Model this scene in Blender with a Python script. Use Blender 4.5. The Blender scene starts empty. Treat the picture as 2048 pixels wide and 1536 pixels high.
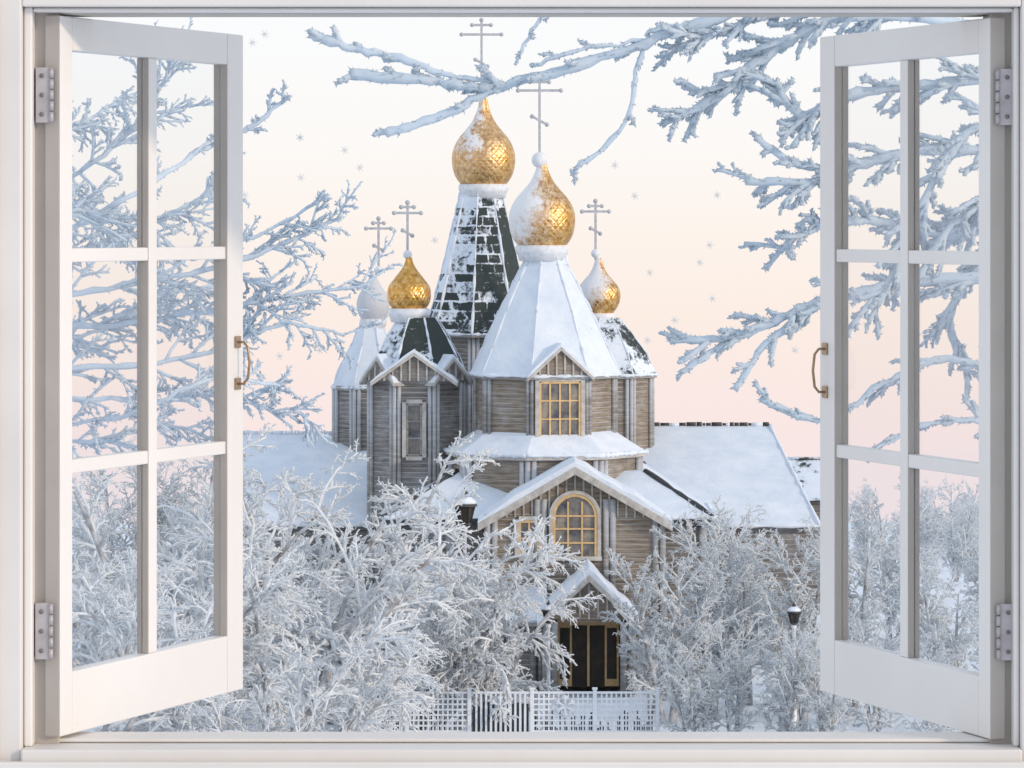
import bpy, math, random
from mathutils import Vector, Matrix, noise
F=8400.0; EZ=15.6; CY=450.0
def W(px,py,d): return Vector(((px-1024)/F*d, d, EZ-(py-CY)/F*d))
def Zp(py,d): return EZ-(py-CY)/F*d
def Xp(px,d): return (px-1024)/F*d
UP=Vector((0,0,1))
scene=bpy.context.scene
col=scene.collection
# ---------------------------------------------------------------- materials
class NT:
    def __init__(s,name):
        s.mat=bpy.data.materials.new(name); s.mat.use_nodes=True
        s.t=s.mat.node_tree; s.n=s.t.nodes; s.b=s.n['Principled BSDF']; s.out=s.n['Material Output']
    def add(s,typ,**kw):
        x=s.n.new(typ)
        for k,v in kw.items(): setattr(x,k,v)
        return x
    def l(s,a,b): s.t.links.new(a,b)
    def coord(s): 
        return s.add('ShaderNodeTexCoord').outputs['Object']
    def noise(s,scale,detail=4,rough=.55,vec=None):
        x=s.add('ShaderNodeTexNoise'); x.inputs['Scale'].default_value=scale; x.inputs['Detail'].default_value=detail
        x.inputs['Roughness'].default_value=rough
        s.l(vec or s.coord(),x.inputs['Vector']); return x.outputs['Fac']
    def math(s,op,a,b=None,c=None,clamp=False):
        x=s.add('ShaderNodeMath',operation=op); x.use_clamp=clamp
        for i,v in enumerate((a,b,c)):
            if v is None: continue
            if isinstance(v,(int,float)): x.inputs[i].default_value=v
            else: s.l(v,x.inputs[i])
        return x.outputs[0]
    def ramp(s,fac,stops):
        x=s.add('ShaderNodeValToRGB'); e=x.color_ramp.elements
        e[0].position=stops[0][0]; e[0].color=(*stops[0][1],1); e[1].position=stops[-1][0]; e[1].color=(*stops[-1][1],1)
        for p,c in stops[1:-1]:
            q=e.new(p); q.color=(*c,1)
        s.l(fac,x.inputs[0]); return x.outputs[0]
    def mix(s,fac,a,b):
        x=s.add('ShaderNodeMix',data_type='RGBA')
        for i,v in ((0,fac),(6,a),(7,b)):
            if isinstance(v,(int,float)): x.inputs[i].default_value=v
            elif isinstance(v,tuple): x.inputs[i].default_value=(*v,1)
            else: s.l(v,x.inputs[i])
        return x.outputs[2]
    def sharp(s,v,lo,hi):
        x=s.add('ShaderNodeMapRange'); x.interpolation_type='SMOOTHSTEP'
        s.l(v,x.inputs['Value']); x.inputs['From Min'].default_value=lo; x.inputs['From Max'].default_value=hi
        return x.outputs['Result']
    def color(s,c):
        if isinstance(c,tuple): s.b.inputs['Base Color'].default_value=(*c,1)
        else: s.l(c,s.b.inputs['Base Color'])
    def bump(s,h,strength=.3,dist=.02):
        x=s.add('ShaderNodeBump'); x.inputs['Strength'].default_value=strength; x.inputs['Distance'].default_value=dist
        s.l(h,x.inputs['Height']); s.l(x.outputs[0],s.b.inputs['Normal'])
    def dotn(s,v):
        g=s.add('ShaderNodeNewGeometry'); d=s.add('ShaderNodeVectorMath',operation='DOT_PRODUCT')
        s.l(g.outputs['Normal'],d.inputs[0]); d.inputs[1].default_value=Vector(v).normalized(); return d.outputs['Value']
    def rough(s,v): 
        if isinstance(v,(int,float)): s.b.inputs['Roughness'].default_value=v
        else: s.l(v,s.b.inputs['Roughness'])
def simple(name,c1,c2,scale,rough=.7,bump=0,bd=.01,metal=0):
    m=NT(name); f=m.noise(scale); m.color(m.ramp(f,[(.3,c1),(.7,c2)])); m.rough(rough)
    m.b.inputs['Metallic'].default_value=metal
    if bump: m.bump(m.noise(scale*4),bump,bd)
    return m.mat
def frostmat(name,c1,c2,scale,tl):
    # ice crystals scatter light through: diffuse + translucent
    m=NT(name); f=m.noise(scale,3); cc=m.ramp(f,[(.3,c1),(.7,c2)])
    a=m.add('ShaderNodeBsdfDiffuse'); b=m.add('ShaderNodeBsdfTranslucent'); x=m.add('ShaderNodeMixShader'); x.inputs[0].default_value=tl
    m.l(cc,a.inputs[0]); m.l(cc,b.inputs[0]); m.l(a.outputs[0],x.inputs[1]); m.l(b.outputs[0],x.inputs[2]); m.l(x.outputs[0],m.out.inputs[0]); return m.mat
SNOWC=(.74,.79,.87)
M={}
M['snow']=simple('snow',(.64,.71,.81),(.79,.83,.89),1.3,.75,.5,.05)
M['frost']=frostmat('frost',(.85,.89,.93),(.95,.965,.975),.8,.35)
M['frostnear']=frostmat('frost_on_twigs',(.68,.78,.87),(.78,.86,.93),3,.35)
M['frostbright']=frostmat('hoar_frost',(.89,.92,.95),(.97,.975,.98),.8,.35)
M['bark']=simple('frosted_bark',(.16,.14,.13),(.66,.69,.73),3.0,.9,.5,.02)
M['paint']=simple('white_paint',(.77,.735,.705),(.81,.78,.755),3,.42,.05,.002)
M['paintshade']=simple('jamb_edge_shade_paint',(.43,.39,.355),(.50,.455,.415),5,.5,.05,.002)  # room shade put into the colour: jambs and camera-facing sash edges
M['casing']=simple('casing_paint',(.68,.64,.605),(.76,.725,.69),2.2,.5,.15,.002)
M['plaster']=simple('plaster',(.66,.64,.61),(.74,.72,.70),6,.85,.2,.004)
M['brass']=simple('aged_brass',(.30,.20,.12),(.46,.33,.21),30,.4,metal=.7)
M['steel']=simple('hinge_steel',(.38,.35,.36),(.50,.47,.48),30,.45,metal=.2)
M['black']=simple('black_iron',(.02,.022,.026),(.06,.065,.07),8,.5)  # also on the bars that stand in for shade in the fence gaps
M['screw']=simple('screw_metal',(.16,.14,.14),(.22,.2,.2),8,.5)
M['trim']=simple('pale_trim',(.36,.33,.30),(.58,.56,.53),4,.8,.2,.01)
M['warmwood']=simple('warm_window_wood',(.58,.36,.15),(.74,.52,.28),6,.6)
M['whitem']=simple('frosted_white_metal',(.62,.64,.68),(.80,.82,.85),6,.6)
M['crossm']=simple('frosted_grey_cross',(.36,.37,.40),(.52,.53,.56),9,.6)
M['fence']=simple('white_fence',(.66,.70,.76),(.80,.83,.87),3,.8)
M['dark']=simple('dark_interior',(.015,.012,.01),(.05,.03,.015),3,.6)
def wood(name,c1,c2,c3,frost=.3):
    m=NT(name); mp=m.add('ShaderNodeMapping'); mp.inputs['Scale'].default_value=(.6,.6,5)
    m.l(m.coord(),mp.inputs[0]); f=m.noise(2.2,6,.65,mp.outputs[0]); g=m.noise(.5,3)
    base=m.ramp(f,[(.3,c1),(.52,c2),(.72,c3)])
    fr_=m.sharp(m.noise(1.1,7,.7),.46,.75)
    base=m.mix(m.math('MULTIPLY',fr_,frost),base,(.58,.60,.64))
    up=m.sharp(m.math('ADD',m.dotn((0,-.1,1)),m.math('MULTIPLY',g,.5)),.6,1.0)
    m.color(m.mix(m.math('MULTIPLY',up,.5),base,SNOWC)); m.rough(.85); m.bump(f,.4,.02); return m.mat
M['log']=wood('weathered_logs',(.105,.095,.085),(.205,.19,.178),(.33,.315,.30),.35)
M['logwarm']=wood('warm_logs',(.13,.10,.075),(.25,.205,.16),(.38,.32,.26),.25)
M['post']=wood('grey_posts',(.15,.14,.13),(.28,.27,.26),(.42,.415,.41),.4)
def roofmat(name,thr,dirv,dw=.6,dark=(.014,.024,.023),dark2=(.038,.052,.05),rows=.27,nz=1.9,lowdark=0,mort=.34,ns=.9,wb=(1.1,.35),sm=1.,s1=(.58,.66,.77),s2=(.76,.81,.87)):
    m=NT(name); co=m.coord()
    sp=m.add('ShaderNodeSeparateXYZ'); m.l(co,sp.inputs[0]); cb=m.add('ShaderNodeCombineXYZ')
    wob=m.noise(1.6,5,.7)
    m.l(m.math('ADD',m.math('ADD',sp.outputs[0],m.math('MULTIPLY',sp.outputs[1],.6)),m.math('MULTIPLY',wob,wb[0])),cb.inputs[0]); m.l(m.math('ADD',sp.outputs[2],m.math('MULTIPLY',wob,wb[1])),cb.inputs[1])
    br=m.add('ShaderNodeTexBrick'); m.l(cb.outputs[0],br.inputs['Vector'])
    br.inputs['Scale'].default_value=1; br.inputs['Brick Width'].default_value=rows*1.6; br.inputs['Row Height'].default_value=rows
    br.inputs['Mortar Size'].default_value=.05; br.inputs['Mortar Smooth'].default_value=sm
    br.inputs['Color1'].default_value=(0,0,0,1); br.inputs['Color2'].default_value=(1,1,1,1); br.inputs['Mortar'].default_value=(1,1,1,1)
    n=m.noise(ns,7,.7); n2=m.noise(6,5,.7)
    v=m.math('ADD',m.math('MULTIPLY',m.dotn(dirv),dw),m.math('MULTIPLY',m.math('SUBTRACT',n,.5),nz))
    v=m.math('ADD',v,m.math('MULTIPLY',br.outputs['Color'],mort)); v=m.math('ADD',v,m.math('MULTIPLY',m.math('SUBTRACT',n2,.5),1.0))
    if lowdark: v=m.math('ADD',v,m.math('MULTIPLY',m.math('SUBTRACT',sp.outputs[2],2.4),lowdark))
    f=m.sharp(v,thr-.12,thr+.12)
    dk=m.mix(n2,dark,dark2); sn=m.ramp(n,[(.3,s1),(.7,s2)])
    m.color(m.mix(f,dk,sn)); m.rough(.75); m.bump(m.math('ADD',f,m.math('MULTIPLY',n2,.4)),.6,.06); return m.mat
M['roofdark']=roofmat('dark_shingles_part_snow',.60,(-.9,-.25,.3),.34,nz=2.0,lowdark=.05,ns=1.1,rows=.36,mort=.55,wb=(.45,.14),sm=.6)
M['roofmid']=roofmat('dark_roof_thin_snow',.50,(-.75,.0,.35),.5,nz=2.4,mort=.22)
M['roofpart']=roofmat('roof_mostly_snowed',.10,(-.5,-.1,.5),.4,nz=2.6,mort=.15)
M['roofsnow']=roofmat('snow_covered_roof',-.34,(-.5,-.2,.7),.5,(.10,.11,.11),(.2,.2,.2),mort=.08)
M['roofwing']=roofmat('snowy_wing_roof',-.30,(-.2,-.2,.9),.4,(.36,.41,.46),(.46,.51,.56),.4,mort=.15)
def gold(name,thr,dirv=(-.75,-.25,.5),nw=.9,dust=.0,wd=.3,sn=(.78,.78,.80)):
    m=NT(name); n=m.noise(1.3,6,.6); n2=m.noise(6,4); n3=m.noise(14,4,.7)
    v=m.math('ADD',m.dotn(dirv),m.math('MULTIPLY',m.math('SUBTRACT',n,.5),nw*2)); v=m.math('ADD',v,m.math('MULTIPLY',m.math('SUBTRACT',n2,.5),.9)); v=m.math('ADD',v,m.math('MULTIPLY',m.math('SUBTRACT',n3,.5),.8))
    f=m.sharp(v,thr-wd,thr+wd)
    if dust:
        du=m.math('MULTIPLY',m.sharp(m.math('ADD',m.math('MULTIPLY',v,.25),n3),.38,.75),dust); f=m.math('MAXIMUM',f,du)
    g=m.ramp(n2,[(.3,(.40,.17,.035)),(.5,(.68,.37,.10)),(.72,(.88,.60,.27))])
    m.color(m.mix(f,g,sn))
    m.l(m.math('SUBTRACT',1,f),m.b.inputs['Metallic']); m.l(m.math('ADD',m.math('MULTIPLY',f,.45),.30),m.b.inputs['Roughness'])
    sp=m.add('ShaderNodeSeparateXYZ'); m.l(m.coord(),sp.inputs[0])
    a=m.math('ARCTAN2',sp.outputs[1],sp.outputs[0])
    s1=m.math('ABSOLUTE',m.math('SINE',m.math('ADD',m.math('MULTIPLY',a,15),m.math('MULTIPLY',sp.outputs[2],13))))
    s2=m.math('ABSOLUTE',m.math('SINE',m.math('SUBTRACT',m.math('MULTIPLY',a,15),m.math('MULTIPLY',sp.outputs[2],13))))
    h=m.math('MINIMUM',s1,s2)
    m.bump(m.math('ADD',m.math('MULTIPLY',h,m.math('SUBTRACT',1,f)),m.math('MULTIPLY',n2,1.2)),.36,.04); return m.mat
M['goldA']=gold('gilt_dome_half_snow',.42,(-.85,-.2,.35),.6,.5,.4)
M['goldB']=gold('gilt_dome_snow_patch',.92,(-.55,-.55,.6),.8,.2,.22)
M['goldC']=gold('gilt_dome',1.9)
M['goldD']=gold('silvery_snowed_dome',-3,sn=(.58,.59,.63))
M['goldE']=gold('gilt_dome_mostly_snow',.10,(-.7,-.1,.6),.6,.4,.4,(.70,.71,.74))
m=NT('window_glass_dark'); m.color(m.ramp(m.noise(1.5),[(.35,(.06,.07,.09)),(.65,(.34,.30,.24))])); m.rough(.08); M['pane']=m.mat
m=NT('window_glass_clear'); tr=m.add('ShaderNodeBsdfTransparent'); tr.inputs[0].default_value=(.98,.985,.99,1)
gl=m.add('ShaderNodeBsdfGlossy'); gl.inputs['Roughness'].default_value=.02; mx=m.add('ShaderNodeMixShader'); mx.inputs[0].default_value=.05
m.l(tr.outputs[0],mx.inputs[1]); m.l(gl.outputs[0],mx.inputs[2]); m.l(mx.outputs[0],m.out.inputs[0]); M['clear']=m.mat
m=NT('airborne_snow'); m.color((.75,.77,.8)); m.b.inputs['Alpha'].default_value=.25; M['flake']=m.mat
m=NT('snow_ground'); n=m.noise(.25,8,.6); m.color(m.ramp(n,[(.3,(.68,.75,.83)),(.7,(.83,.86,.90))])); m.rough(.85); m.bump(m.noise(1.2,8),.6,.15); M['ground']=m.mat
# ---------------------------------------------------------------- mesh builder
class MB:
    def __init__(s): s.v=[];s.f=[];s.m=[];s.sm=[]
    def face(s,pts,mat=0,sm=False):
        b=len(s.v); s.v+= [tuple(p) for p in pts]; s.f.append(tuple(range(b,b+len(pts)))); s.m.append(mat); s.sm.append(sm)
    def box(s,fr,u0,u1,v0,v1,n0,n1,mat=0,em=None):
        o,u,v,n=fr; b=len(s.v)
        for c in (n0,n1):
            for (a,e) in ((u0,v0),(u1,v0),(u1,v1),(u0,v1)): s.v.append(tuple(o+u*a+v*e+n*c))
        for qi,q in enumerate(((0,1,2,3),(4,7,6,5),(0,4,5,1),(1,5,6,2),(2,6,7,3),(3,7,4,0))):
            s.f.append(tuple(b+i for i in q)); s.m.append(em if (em is not None and qi==5) else mat); s.sm.append(False)
    def prism(s,fr,poly,n0,n1,mat=0):
        o,u,v,n=fr; k=len(poly); A=[o+u*a+v*b+n*n0 for a,b in poly]; B=[o+u*a+v*b+n*n1 for a,b in poly]
        b=len(s.v); s.v+=[tuple(p) for p in A+B]
        fs=[tuple(range(b,b+k)),tuple(range(b+2*k-1,b+k-1,-1))]+[(b+i,b+k+i,b+k+(i+1)%k,b+(i+1)%k) for i in range(k)]
        for q in fs: s.f.append(q); s.m.append(mat); s.sm.append(False)
    def spike(s,p,t,L,r):
        a=t.cross(UP)
        if a.length<1e-3: a=Vector((1,0,0))
        a.normalize(); c=t.cross(a); b=len(s.v)
        s.v.append(tuple(p+a*r)); s.v.append(tuple(p-a*r*.5+c*r*.87)); s.v.append(tuple(p-a*r*.5-c*r*.87)); s.v.append(tuple(p+t*L))
        s.f+= [(b,b+1,b+3),(b+1,b+2,b+3),(b+2,b,b+3)]; s.m+=[0,0,0]; s.sm+=[True]*3
    def tube(s,pts,rad,sides=4,mat=0,sm=True,close=False):
        n=len(pts); b=len(s.v); a=None
        for i in range(n):
            if i==0: t=pts[1]-pts[0]
            elif i==n-1: t=pts[-1]-pts[-2]
            else: t=pts[i+1]-pts[i-1]
            if t.length<1e-9: t=Vector((0,0,1))
            t.normalize()
            if a is None:
                a=t.cross(UP) if abs(t.z)<.9 else t.cross(Vector((1,0,0)))
            a=a-t*a.dot(t)
            if a.length<1e-6: a=t.cross(Vector((.3,.8,.1)))
            a.normalize(); c=t.cross(a); r=rad[i] if not isinstance(rad,(int,float)) else rad; p=pts[i]
            for k in range(sides):
                th=2*math.pi*k/sides; s.v.append(tuple(p+a*(math.cos(th)*r)+c*(math.sin(th)*r)))
        for i in range(n-1):
            for k in range(sides):
                k2=(k+1)%sides; s.f.append((b+i*sides+k,b+i*sides+k2,b+(i+1)*sides+k2,b+(i+1)*sides+k)); s.m.append(mat); s.sm.append(sm)
        if not close:
            s.f.append(tuple(b+k for k in range(sides))[::-1]); s.m.append(mat); s.sm.append(sm)
            s.f.append(tuple(b+(n-1)*sides+k for k in range(sides))); s.m.append(mat); s.sm.append(sm)
    def lathe(s,c,prof,seg,rot=0,mat=0,sm=False,cap=True,mats=None):
        b=len(s.v)
        for r,z in prof:
            for k in range(seg):
                th=rot+2*math.pi*k/seg; s.v.append((c.x+math.cos(th)*r,c.y+math.sin(th)*r,z))
        for i in range(len(prof)-1):
            for k in range(seg):
                k2=(k+1)%seg; s.f.append((b+i*seg+k,b+i*seg+k2,b+(i+1)*seg+k2,b+(i+1)*seg+k)); s.m.append(mats[i] if mats else mat); s.sm.append(sm)
        if cap:
            s.f.append(tuple(b+(len(prof)-1)*seg+k for k in range(seg))); s.m.append(mats[-1] if mats else mat); s.sm.append(False)
            s.f.append(tuple(b+k for k in range(seg))[::-1]); s.m.append(mats[0] if mats else mat); s.sm.append(False)
    def ball(s,c,r,mat=0,seg=12,rings=8):
        s.lathe(c,[(max(r*math.sin(math.pi*i/rings),r*.02),c.z-r*math.cos(math.pi*i/rings)) for i in range(rings+1)],seg,0,mat,True)
WO={}
def link(o,name,parent,origin):
    col.objects.link(o); WO[o.name]=origin.copy()
    if parent is not None: o.parent=parent; o.location=origin-WO[parent.name]
    else: o.location=origin
    return o
def mk(mb,name,mats,parent=None,origin=None,label=None,cat=None,bevel=0,**kw):
    if origin is None:
        xs=[p[0] for p in mb.v]; ys=[p[1] for p in mb.v]; zs=[p[2] for p in mb.v]
        origin=Vector(((min(xs)+max(xs))/2,(min(ys)+max(ys))/2,min(zs)))
    me=bpy.data.meshes.new(name); me.from_pydata([(p[0]-origin.x,p[1]-origin.y,p[2]-origin.z) for p in mb.v],[],mb.f)
    for x in mats: me.materials.append(M[x])
    me.polygons.foreach_set('material_index',mb.m); me.polygons.foreach_set('use_smooth',mb.sm); me.update()
    o=bpy.data.objects.new(name,me); link(o,name,parent,origin)
    if label: o['label']=label
    if cat: o['category']=cat
    for k,v in kw.items(): o[k]=v
    if bevel:
        bv=o.modifiers.new('Bevel','BEVEL'); bv.width=bevel; bv.segments=2; bv.limit_method='ANGLE'
    return o
def empty(name,origin,label=None,cat=None,parent=None,**kw):
    o=bpy.data.objects.new(name,None); o.empty_display_size=.2; link(o,name,parent,origin)
    if label: o['label']=label
    if cat: o['category']=cat
    for k,v in kw.items(): o[k]=v
    return o
X=Vector((1,0,0)); Y=Vector((0,1,0)); 
# ---------------------------------------------------------------- ground
def gz(x,y):
    z=0
    if y>172: z=-.07*(y-172)*min(1,(y-172)/40)
    if 60<y<600: z+=.25*noise.noise(Vector((x*.12,y*.12,0)))
    return z
mb=MB()
ys=[-1500,-400,-100,0,40]+[60+3*i for i in range(60)]+[250,280,320,380,460,600,800,1200,2000,3500,6000]
xs=[-4000,-1500,-600,-250,-120,-80,-60]+[-48+3*i for i in range(33)]+[60,80,120,250,600,1500,4000]
for y in ys:
    for x in xs: mb.v.append((x,y,gz(x,y)))
nx=len(xs)
for j in range(len(ys)-1):
    for i in range(nx-1): mb.f.append((j*nx+i,j*nx+i+1,(j+1)*nx+i+1,(j+1)*nx+i)); mb.m.append(0); mb.sm.append(True)
mk(mb,'ground',['ground'],origin=Vector((0,0,0)),kind='structure',label='snow covered ground falling away beyond the church')
# ---------------------------------------------------------------- room wall and window
D=8.4
def wx(px): return (px-1024)/1000.0
def wz(py): return EZ-(py-CY)/1000.0
fw=(Vector((0,D,0)),X,UP,-Y)   # n toward camera
mb=MB(); T0,T1=-.16,.045
L,R,Tt,Bt=wx(48)-.09,wx(2037)+.09,wz(14)+.09,wz(1492)-.09
mb.box(fw,-4,L,0,19,T0,T1); mb.box(fw,R,4,0,19,T0,T1); mb.box(fw,L,R,Tt,19,T0,T1); mb.box(fw,L,R,0,Bt,T0,T1)
mk(mb,'wall',['plaster'],origin=Vector((0,D,0)),label='pale plastered wall around the open casement window',cat='wall')
win=empty('window',Vector((0,D,wz(1480))),'white wooden casement window with both sashes swung open','window')
mb=MB(); cl,cr,ct,cb=wx(50),wx(2036),wz(16),wz(1490)
f2=(Vector((0,D,0)),X,UP,-Y)
mb.box(f2,cl-.12,cl,cb-.12,ct+.12,.0,.06); mb.box(f2,cr,cr+.12,cb-.12,ct+.12,.0,.06); mb.box(f2,cl,cr,ct,ct+.12,.0,.058)
mb.box(f2,cl-.13,cl-.045,cb-.13,ct+.13,.062,.074); mb.box(f2,cr+.045,cr+.13,cb-.13,ct+.13,.062,.074)
mk(mb,'casing',['casing'],win,bevel=.004)
mb=MB(); mb.box(f2,cl+.001,cl+.018,cb,ct,-.02,.03); mb.box(f2,cr-.012,cr-.001,cb,ct,-.02,.03); mb.box(f2,cl+.018,cr-.012,ct-.009,ct-.001,-.02,.025)
mk(mb,'bead',['paint'],win,bevel=.004)
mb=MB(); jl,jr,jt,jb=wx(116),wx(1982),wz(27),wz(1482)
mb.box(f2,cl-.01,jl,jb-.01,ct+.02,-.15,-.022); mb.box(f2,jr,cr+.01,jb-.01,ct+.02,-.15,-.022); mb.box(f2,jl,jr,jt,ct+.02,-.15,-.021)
mk(mb,'frame',['paintshade'],win,bevel=.003)
mb=MB(); mb.box(f2,cl-.0,cr+.0,cb-.10,cb+.0,-.17,.075); mb.box(f2,cl-.13,cr+.13,cb-.135,cb-.022,.078,.10); mb.box(f2,cl+.0,cr-.0,cb+.001,wz(1481),-.15,-.03)
mk(mb,'sill',['casing'],win,bevel=.005)
def sash(side):
    if side<0: hx=wx(120); c,s_,w=.311,.870,.924
    else: hx=wx(1980); c,s_,w=.276,.882,.924
    q=math.hypot(c,s_); c/=q; s_/=q
    u=Vector((-side*c,s_,0)); n=Vector((-side*s_,-c,0)); o=Vector((hx,D,0)); fr=(o,u,UP,n)
    top,bot=wz(31 if side<0 else 35),wz(1474 if side<0 else 1479); t=-.034
    tr=.068; brl=.125 if side<0 else .12; s1=.058; s2=.087
    mb=MB()
    mb.box(fr,0,s1,bot,top,t,0,em=1); mb.box(fr,w-s2,w,bot,top,t,0,em=1)  # hinge-side edge faces take the darker colour with shade painted in
    mb.box(fr,s1,w-s2,top-tr,top,t,0); mb.box(fr,s1,w-s2,bot,bot+brl,t,0)
    a,b=bot+brl,top-tr; H=b-a; mh=.028; ph=(H-2*mh)/3
    mu0,mu1=.431,.474
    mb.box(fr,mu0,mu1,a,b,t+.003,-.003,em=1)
    zz=[]
    for i in (1,2):
        z0=a+ph*i+mh*(i-1); zz.append(z0)
        mb.box(fr,s1,mu0,z0,z0+mh,t+.004,-.004); mb.box(fr,mu1,w-s2,z0,z0+mh,t+.004,-.004)
    so=mk(mb,'sash',['paint','paintshade'],win,bevel=.0025,origin=o+UP*bot)
    mb=MB()
    for (u0,u1) in ((s1,mu0),(mu1,w-s2)):
        for (z0,z1) in ((a,zz[0]),(zz[0]+mh,zz[1]),(zz[1]+mh,b)): mb.box(fr,u0,u1,z0,z1,-.020,-.017)
    mk(mb,'glass',['clear'],so)
    mb=MB(); y0,y1=(690,772) if side<0 else (705,790)
    hz0,hz1=wz(y1*1.035),wz(y0*1.025); hu=w-.035
    P=lambda z,k:o+u*hu+UP*z+n*k
    mid=[(hz0,.002),(hz0,.016),(hz0+.012,.026),((hz0+hz1)/2,.030),(hz1-.012,.026),(hz1,.016),(hz1,.002)]
    mb.tube([P(a_,b_) for a_,b_ in mid],.0032,8,0)
    for zc in (hz0,hz1): mb.box(fr,hu-.015,hu+.015,zc-.013,zc+.013,0.0005,.004)
    mk(mb,'handle',['brass'],so,bevel=.0012)
sash(-1); sash(1)
for px,y0,y1 in ((86,135,245),(85,1206,1318),(2012,138,250),(2014,1208,1320)):
    mb=MB(); sgn=-1 if px<1000 else 1
    mb.box(f2,wx(px-14),wx(px+14),wz(y1),wz(y0),-.0215,.004)
    kx=wx(px)-sgn*.017
    for i in range(5):
        h=(y1-y0)/5; zt=wz(y0+i*h+1.5); zb=wz(y0+(i+1)*h-1.5)
        mb.tube([Vector((kx,D-.004,zb)),Vector((kx,D-.004,zt))],.005,10,0)
    for i in (.15,.5,.85):
        c=Vector((wx(px+sgn*2),D-.0039,wz(y0+(y1-y0)*i))); mb.tube([c,c-Y*.002],.0045,10,1)
    mk(mb,'hinge',['steel','screw'],win)
# ---------------------------------------------------------------- church helpers
def log_wall(mb,a,b,z0,z1,nout,h=.17,bulge=.022,mat=0):
    n=max(1,round((z1-z0)/h)); h=(z1-z0)/n; rows=[]
    for i in range(n):
        for f,o in ((0,0),(.12,.6),(.45,1),(.85,.65)): rows.append((z0+(i+f)*h,o*bulge))
    rows.append((z1,0)); bse=len(mb.v)
    for z,o in rows:
        for p in (a,b): mb.v.append((p.x+nout.x*o,p.y+nout.y*o,z))
    for i in range(len(rows)-1):
        mb.f.append((bse+2*i,bse+2*i+1,bse+2*i+3,bse+2*i+2)); mb.m.append(mat); mb.sm.append(False)
def octv(c,R,rot): return [Vector((c.x+R*math.cos(rot+i*math.pi/4),c.y+R*math.sin(rot+i*math.pi/4),0)) for i in range(8)]
def facing(phi): return math.radians(-90+phi-22.5)
def oct_walls(mb,c,R,z0,z1,rot,post=.15,mat=0,pm=1):
    V=octv(c,R,rot)
    for i in range(8):
        a,b=V[i],V[(i+1)%8]; mid=(a+b)/2; nn=(mid-c); nn.z=0; nn.normalize(); log_wall(mb,a,b,z0,z1,nn,mat=mat)
    for i,v in enumerate(V):
        d=(v-c); d.z=0; d.normalize(); t=Vector((-d.y,d.x,0))
        for s in (-1,0,1):
            p=v+t*s*post*1.05+d*(.05 if s==0 else .0); mb.tube([Vector((p.x,p.y,z0)),Vector((p.x,p.y,z1))],post*.5,8,pm)
    mb.lathe(c,[(R+.02,z1-.02),(R+.14,z1),(R+.14,z1+.1),(R-.2,z1+.1)],8,rot,pm)
rs=random.Random(5)
def tent(parent,c,prof,rot,mat,zc=.12,ridge=.05,lip=.09):
    mb=MB(); Re,ze=prof[0]
    P=[(Re-.25,ze-.10),(Re,ze-.08),(Re+.015,ze+.02)]+prof[1:]
    mb.lathe(c,P,8,rot,0,mats=[2,2]+[0]*(len(P)-3)+[0])
    V0=[[Vector((c.x+(r+.0)*math.cos(rot+i*math.pi/4),c.y+(r+.0)*math.sin(rot+i*math.pi/4),z)) for r,z in [(Re,ze+.02)]+prof[1:]] for i in range(8)]
    for V in V0:
        for q in range(len(V)-1):
            N=4; pp=[V[q].lerp(V[q+1],t/N) for t in range(N+1)]
            mb.tube(pp,[ridge*rs.uniform(.2,1.25) for _ in pp],6,1)
    for i in range(8):
        a,b=V0[i][0],V0[(i+1)%8][0]; N=14
        pts=[a.lerp(b,k/N)+UP*(.01+.02*rs.random()) for k in range(N+1)]
        mb.tube(pts,[lip*rs.uniform(.25,1) for _ in pts],6,1)
    return mk(mb,'roof',[mat,'snow','post'],parent)
def dome(parent,cpx,d,pts,mat,collar):
    c=Vector((Xp(cpx,d),d,0)); k=d/F
    pr=[(r*k,Zp(y,d)) for r,y in pts]; out=[]
    for i in range(len(pr)-1):
        p0=pr[max(i-1,0)];p1=pr[i];p2=pr[i+1];p3=pr[min(i+2,len(pr)-1)]
        for j in range(5):
            t=j/5; out.append(tuple(.5*((2*p1[q])+(-p0[q]+p2[q])*t+(2*p0[q]-5*p1[q]+4*p2[q]-p3[q])*t*t+(-p0[q]+3*p1[q]-3*p2[q]+p3[q])*t**3) for q in (0,1)))
    out.append(pr[-1])
    mb=MB(); mb.lathe(c,out,40,0,0,True)
    mk(mb,'dome',[mat],parent,origin=Vector((c.x,c.y,pr[0][1])))
    mb=MB(); r,y0,y1=collar
    z0,z1=Zp(y1,d),Zp(y0,d); h=z1-z0; r*=k
    mb.lathe(c,[(r*.86,z0-h*.6),(r*.92,z0),(r*.96,z0+h*.1),(r,z0+h*.35),(r,z0+h*.8),(r*.95,z1),(r*.7,z1+.02)],32,0,0,True)
    mk(mb,'collar',['whitem'],parent)
    return c
def cross(parent,cx,d,ytop,ybot,bars,ball):
    k=d/F; o=Vector((Xp(cx,d),d,0)); fr=(o,X,UP,-Y); mb=MB(); t=.045
    mb.box(fr,-t,t,Zp(ybot,d),Zp(ytop,d),-t,t)
    mb.ball(Vector((o.x,o.y,Zp(ball[0],d))),ball[1]*k,1)
    for hw,y,tilt in bars:
        z=Zp(y,d); w=hw*k; a=Vector((math.cos(tilt),0,-math.sin(tilt))); b=Vector((math.sin(tilt),0,math.cos(tilt)))
        f=(o+UP*z,a,b,-Y); mb.box(f,-w,w,-t,t,-t-.004,t+.004)
        for s in (-1,1): 
            q=o+UP*z+a*s*w; mb.ball(q,t*1.8,seg=8,rings=6)
    mb.ball(Vector((o.x,o.y,Zp(ytop,d))),t*2,seg=8,rings=6)
    mk(mb,'cross',['crossm','whitem'],parent)
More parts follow.
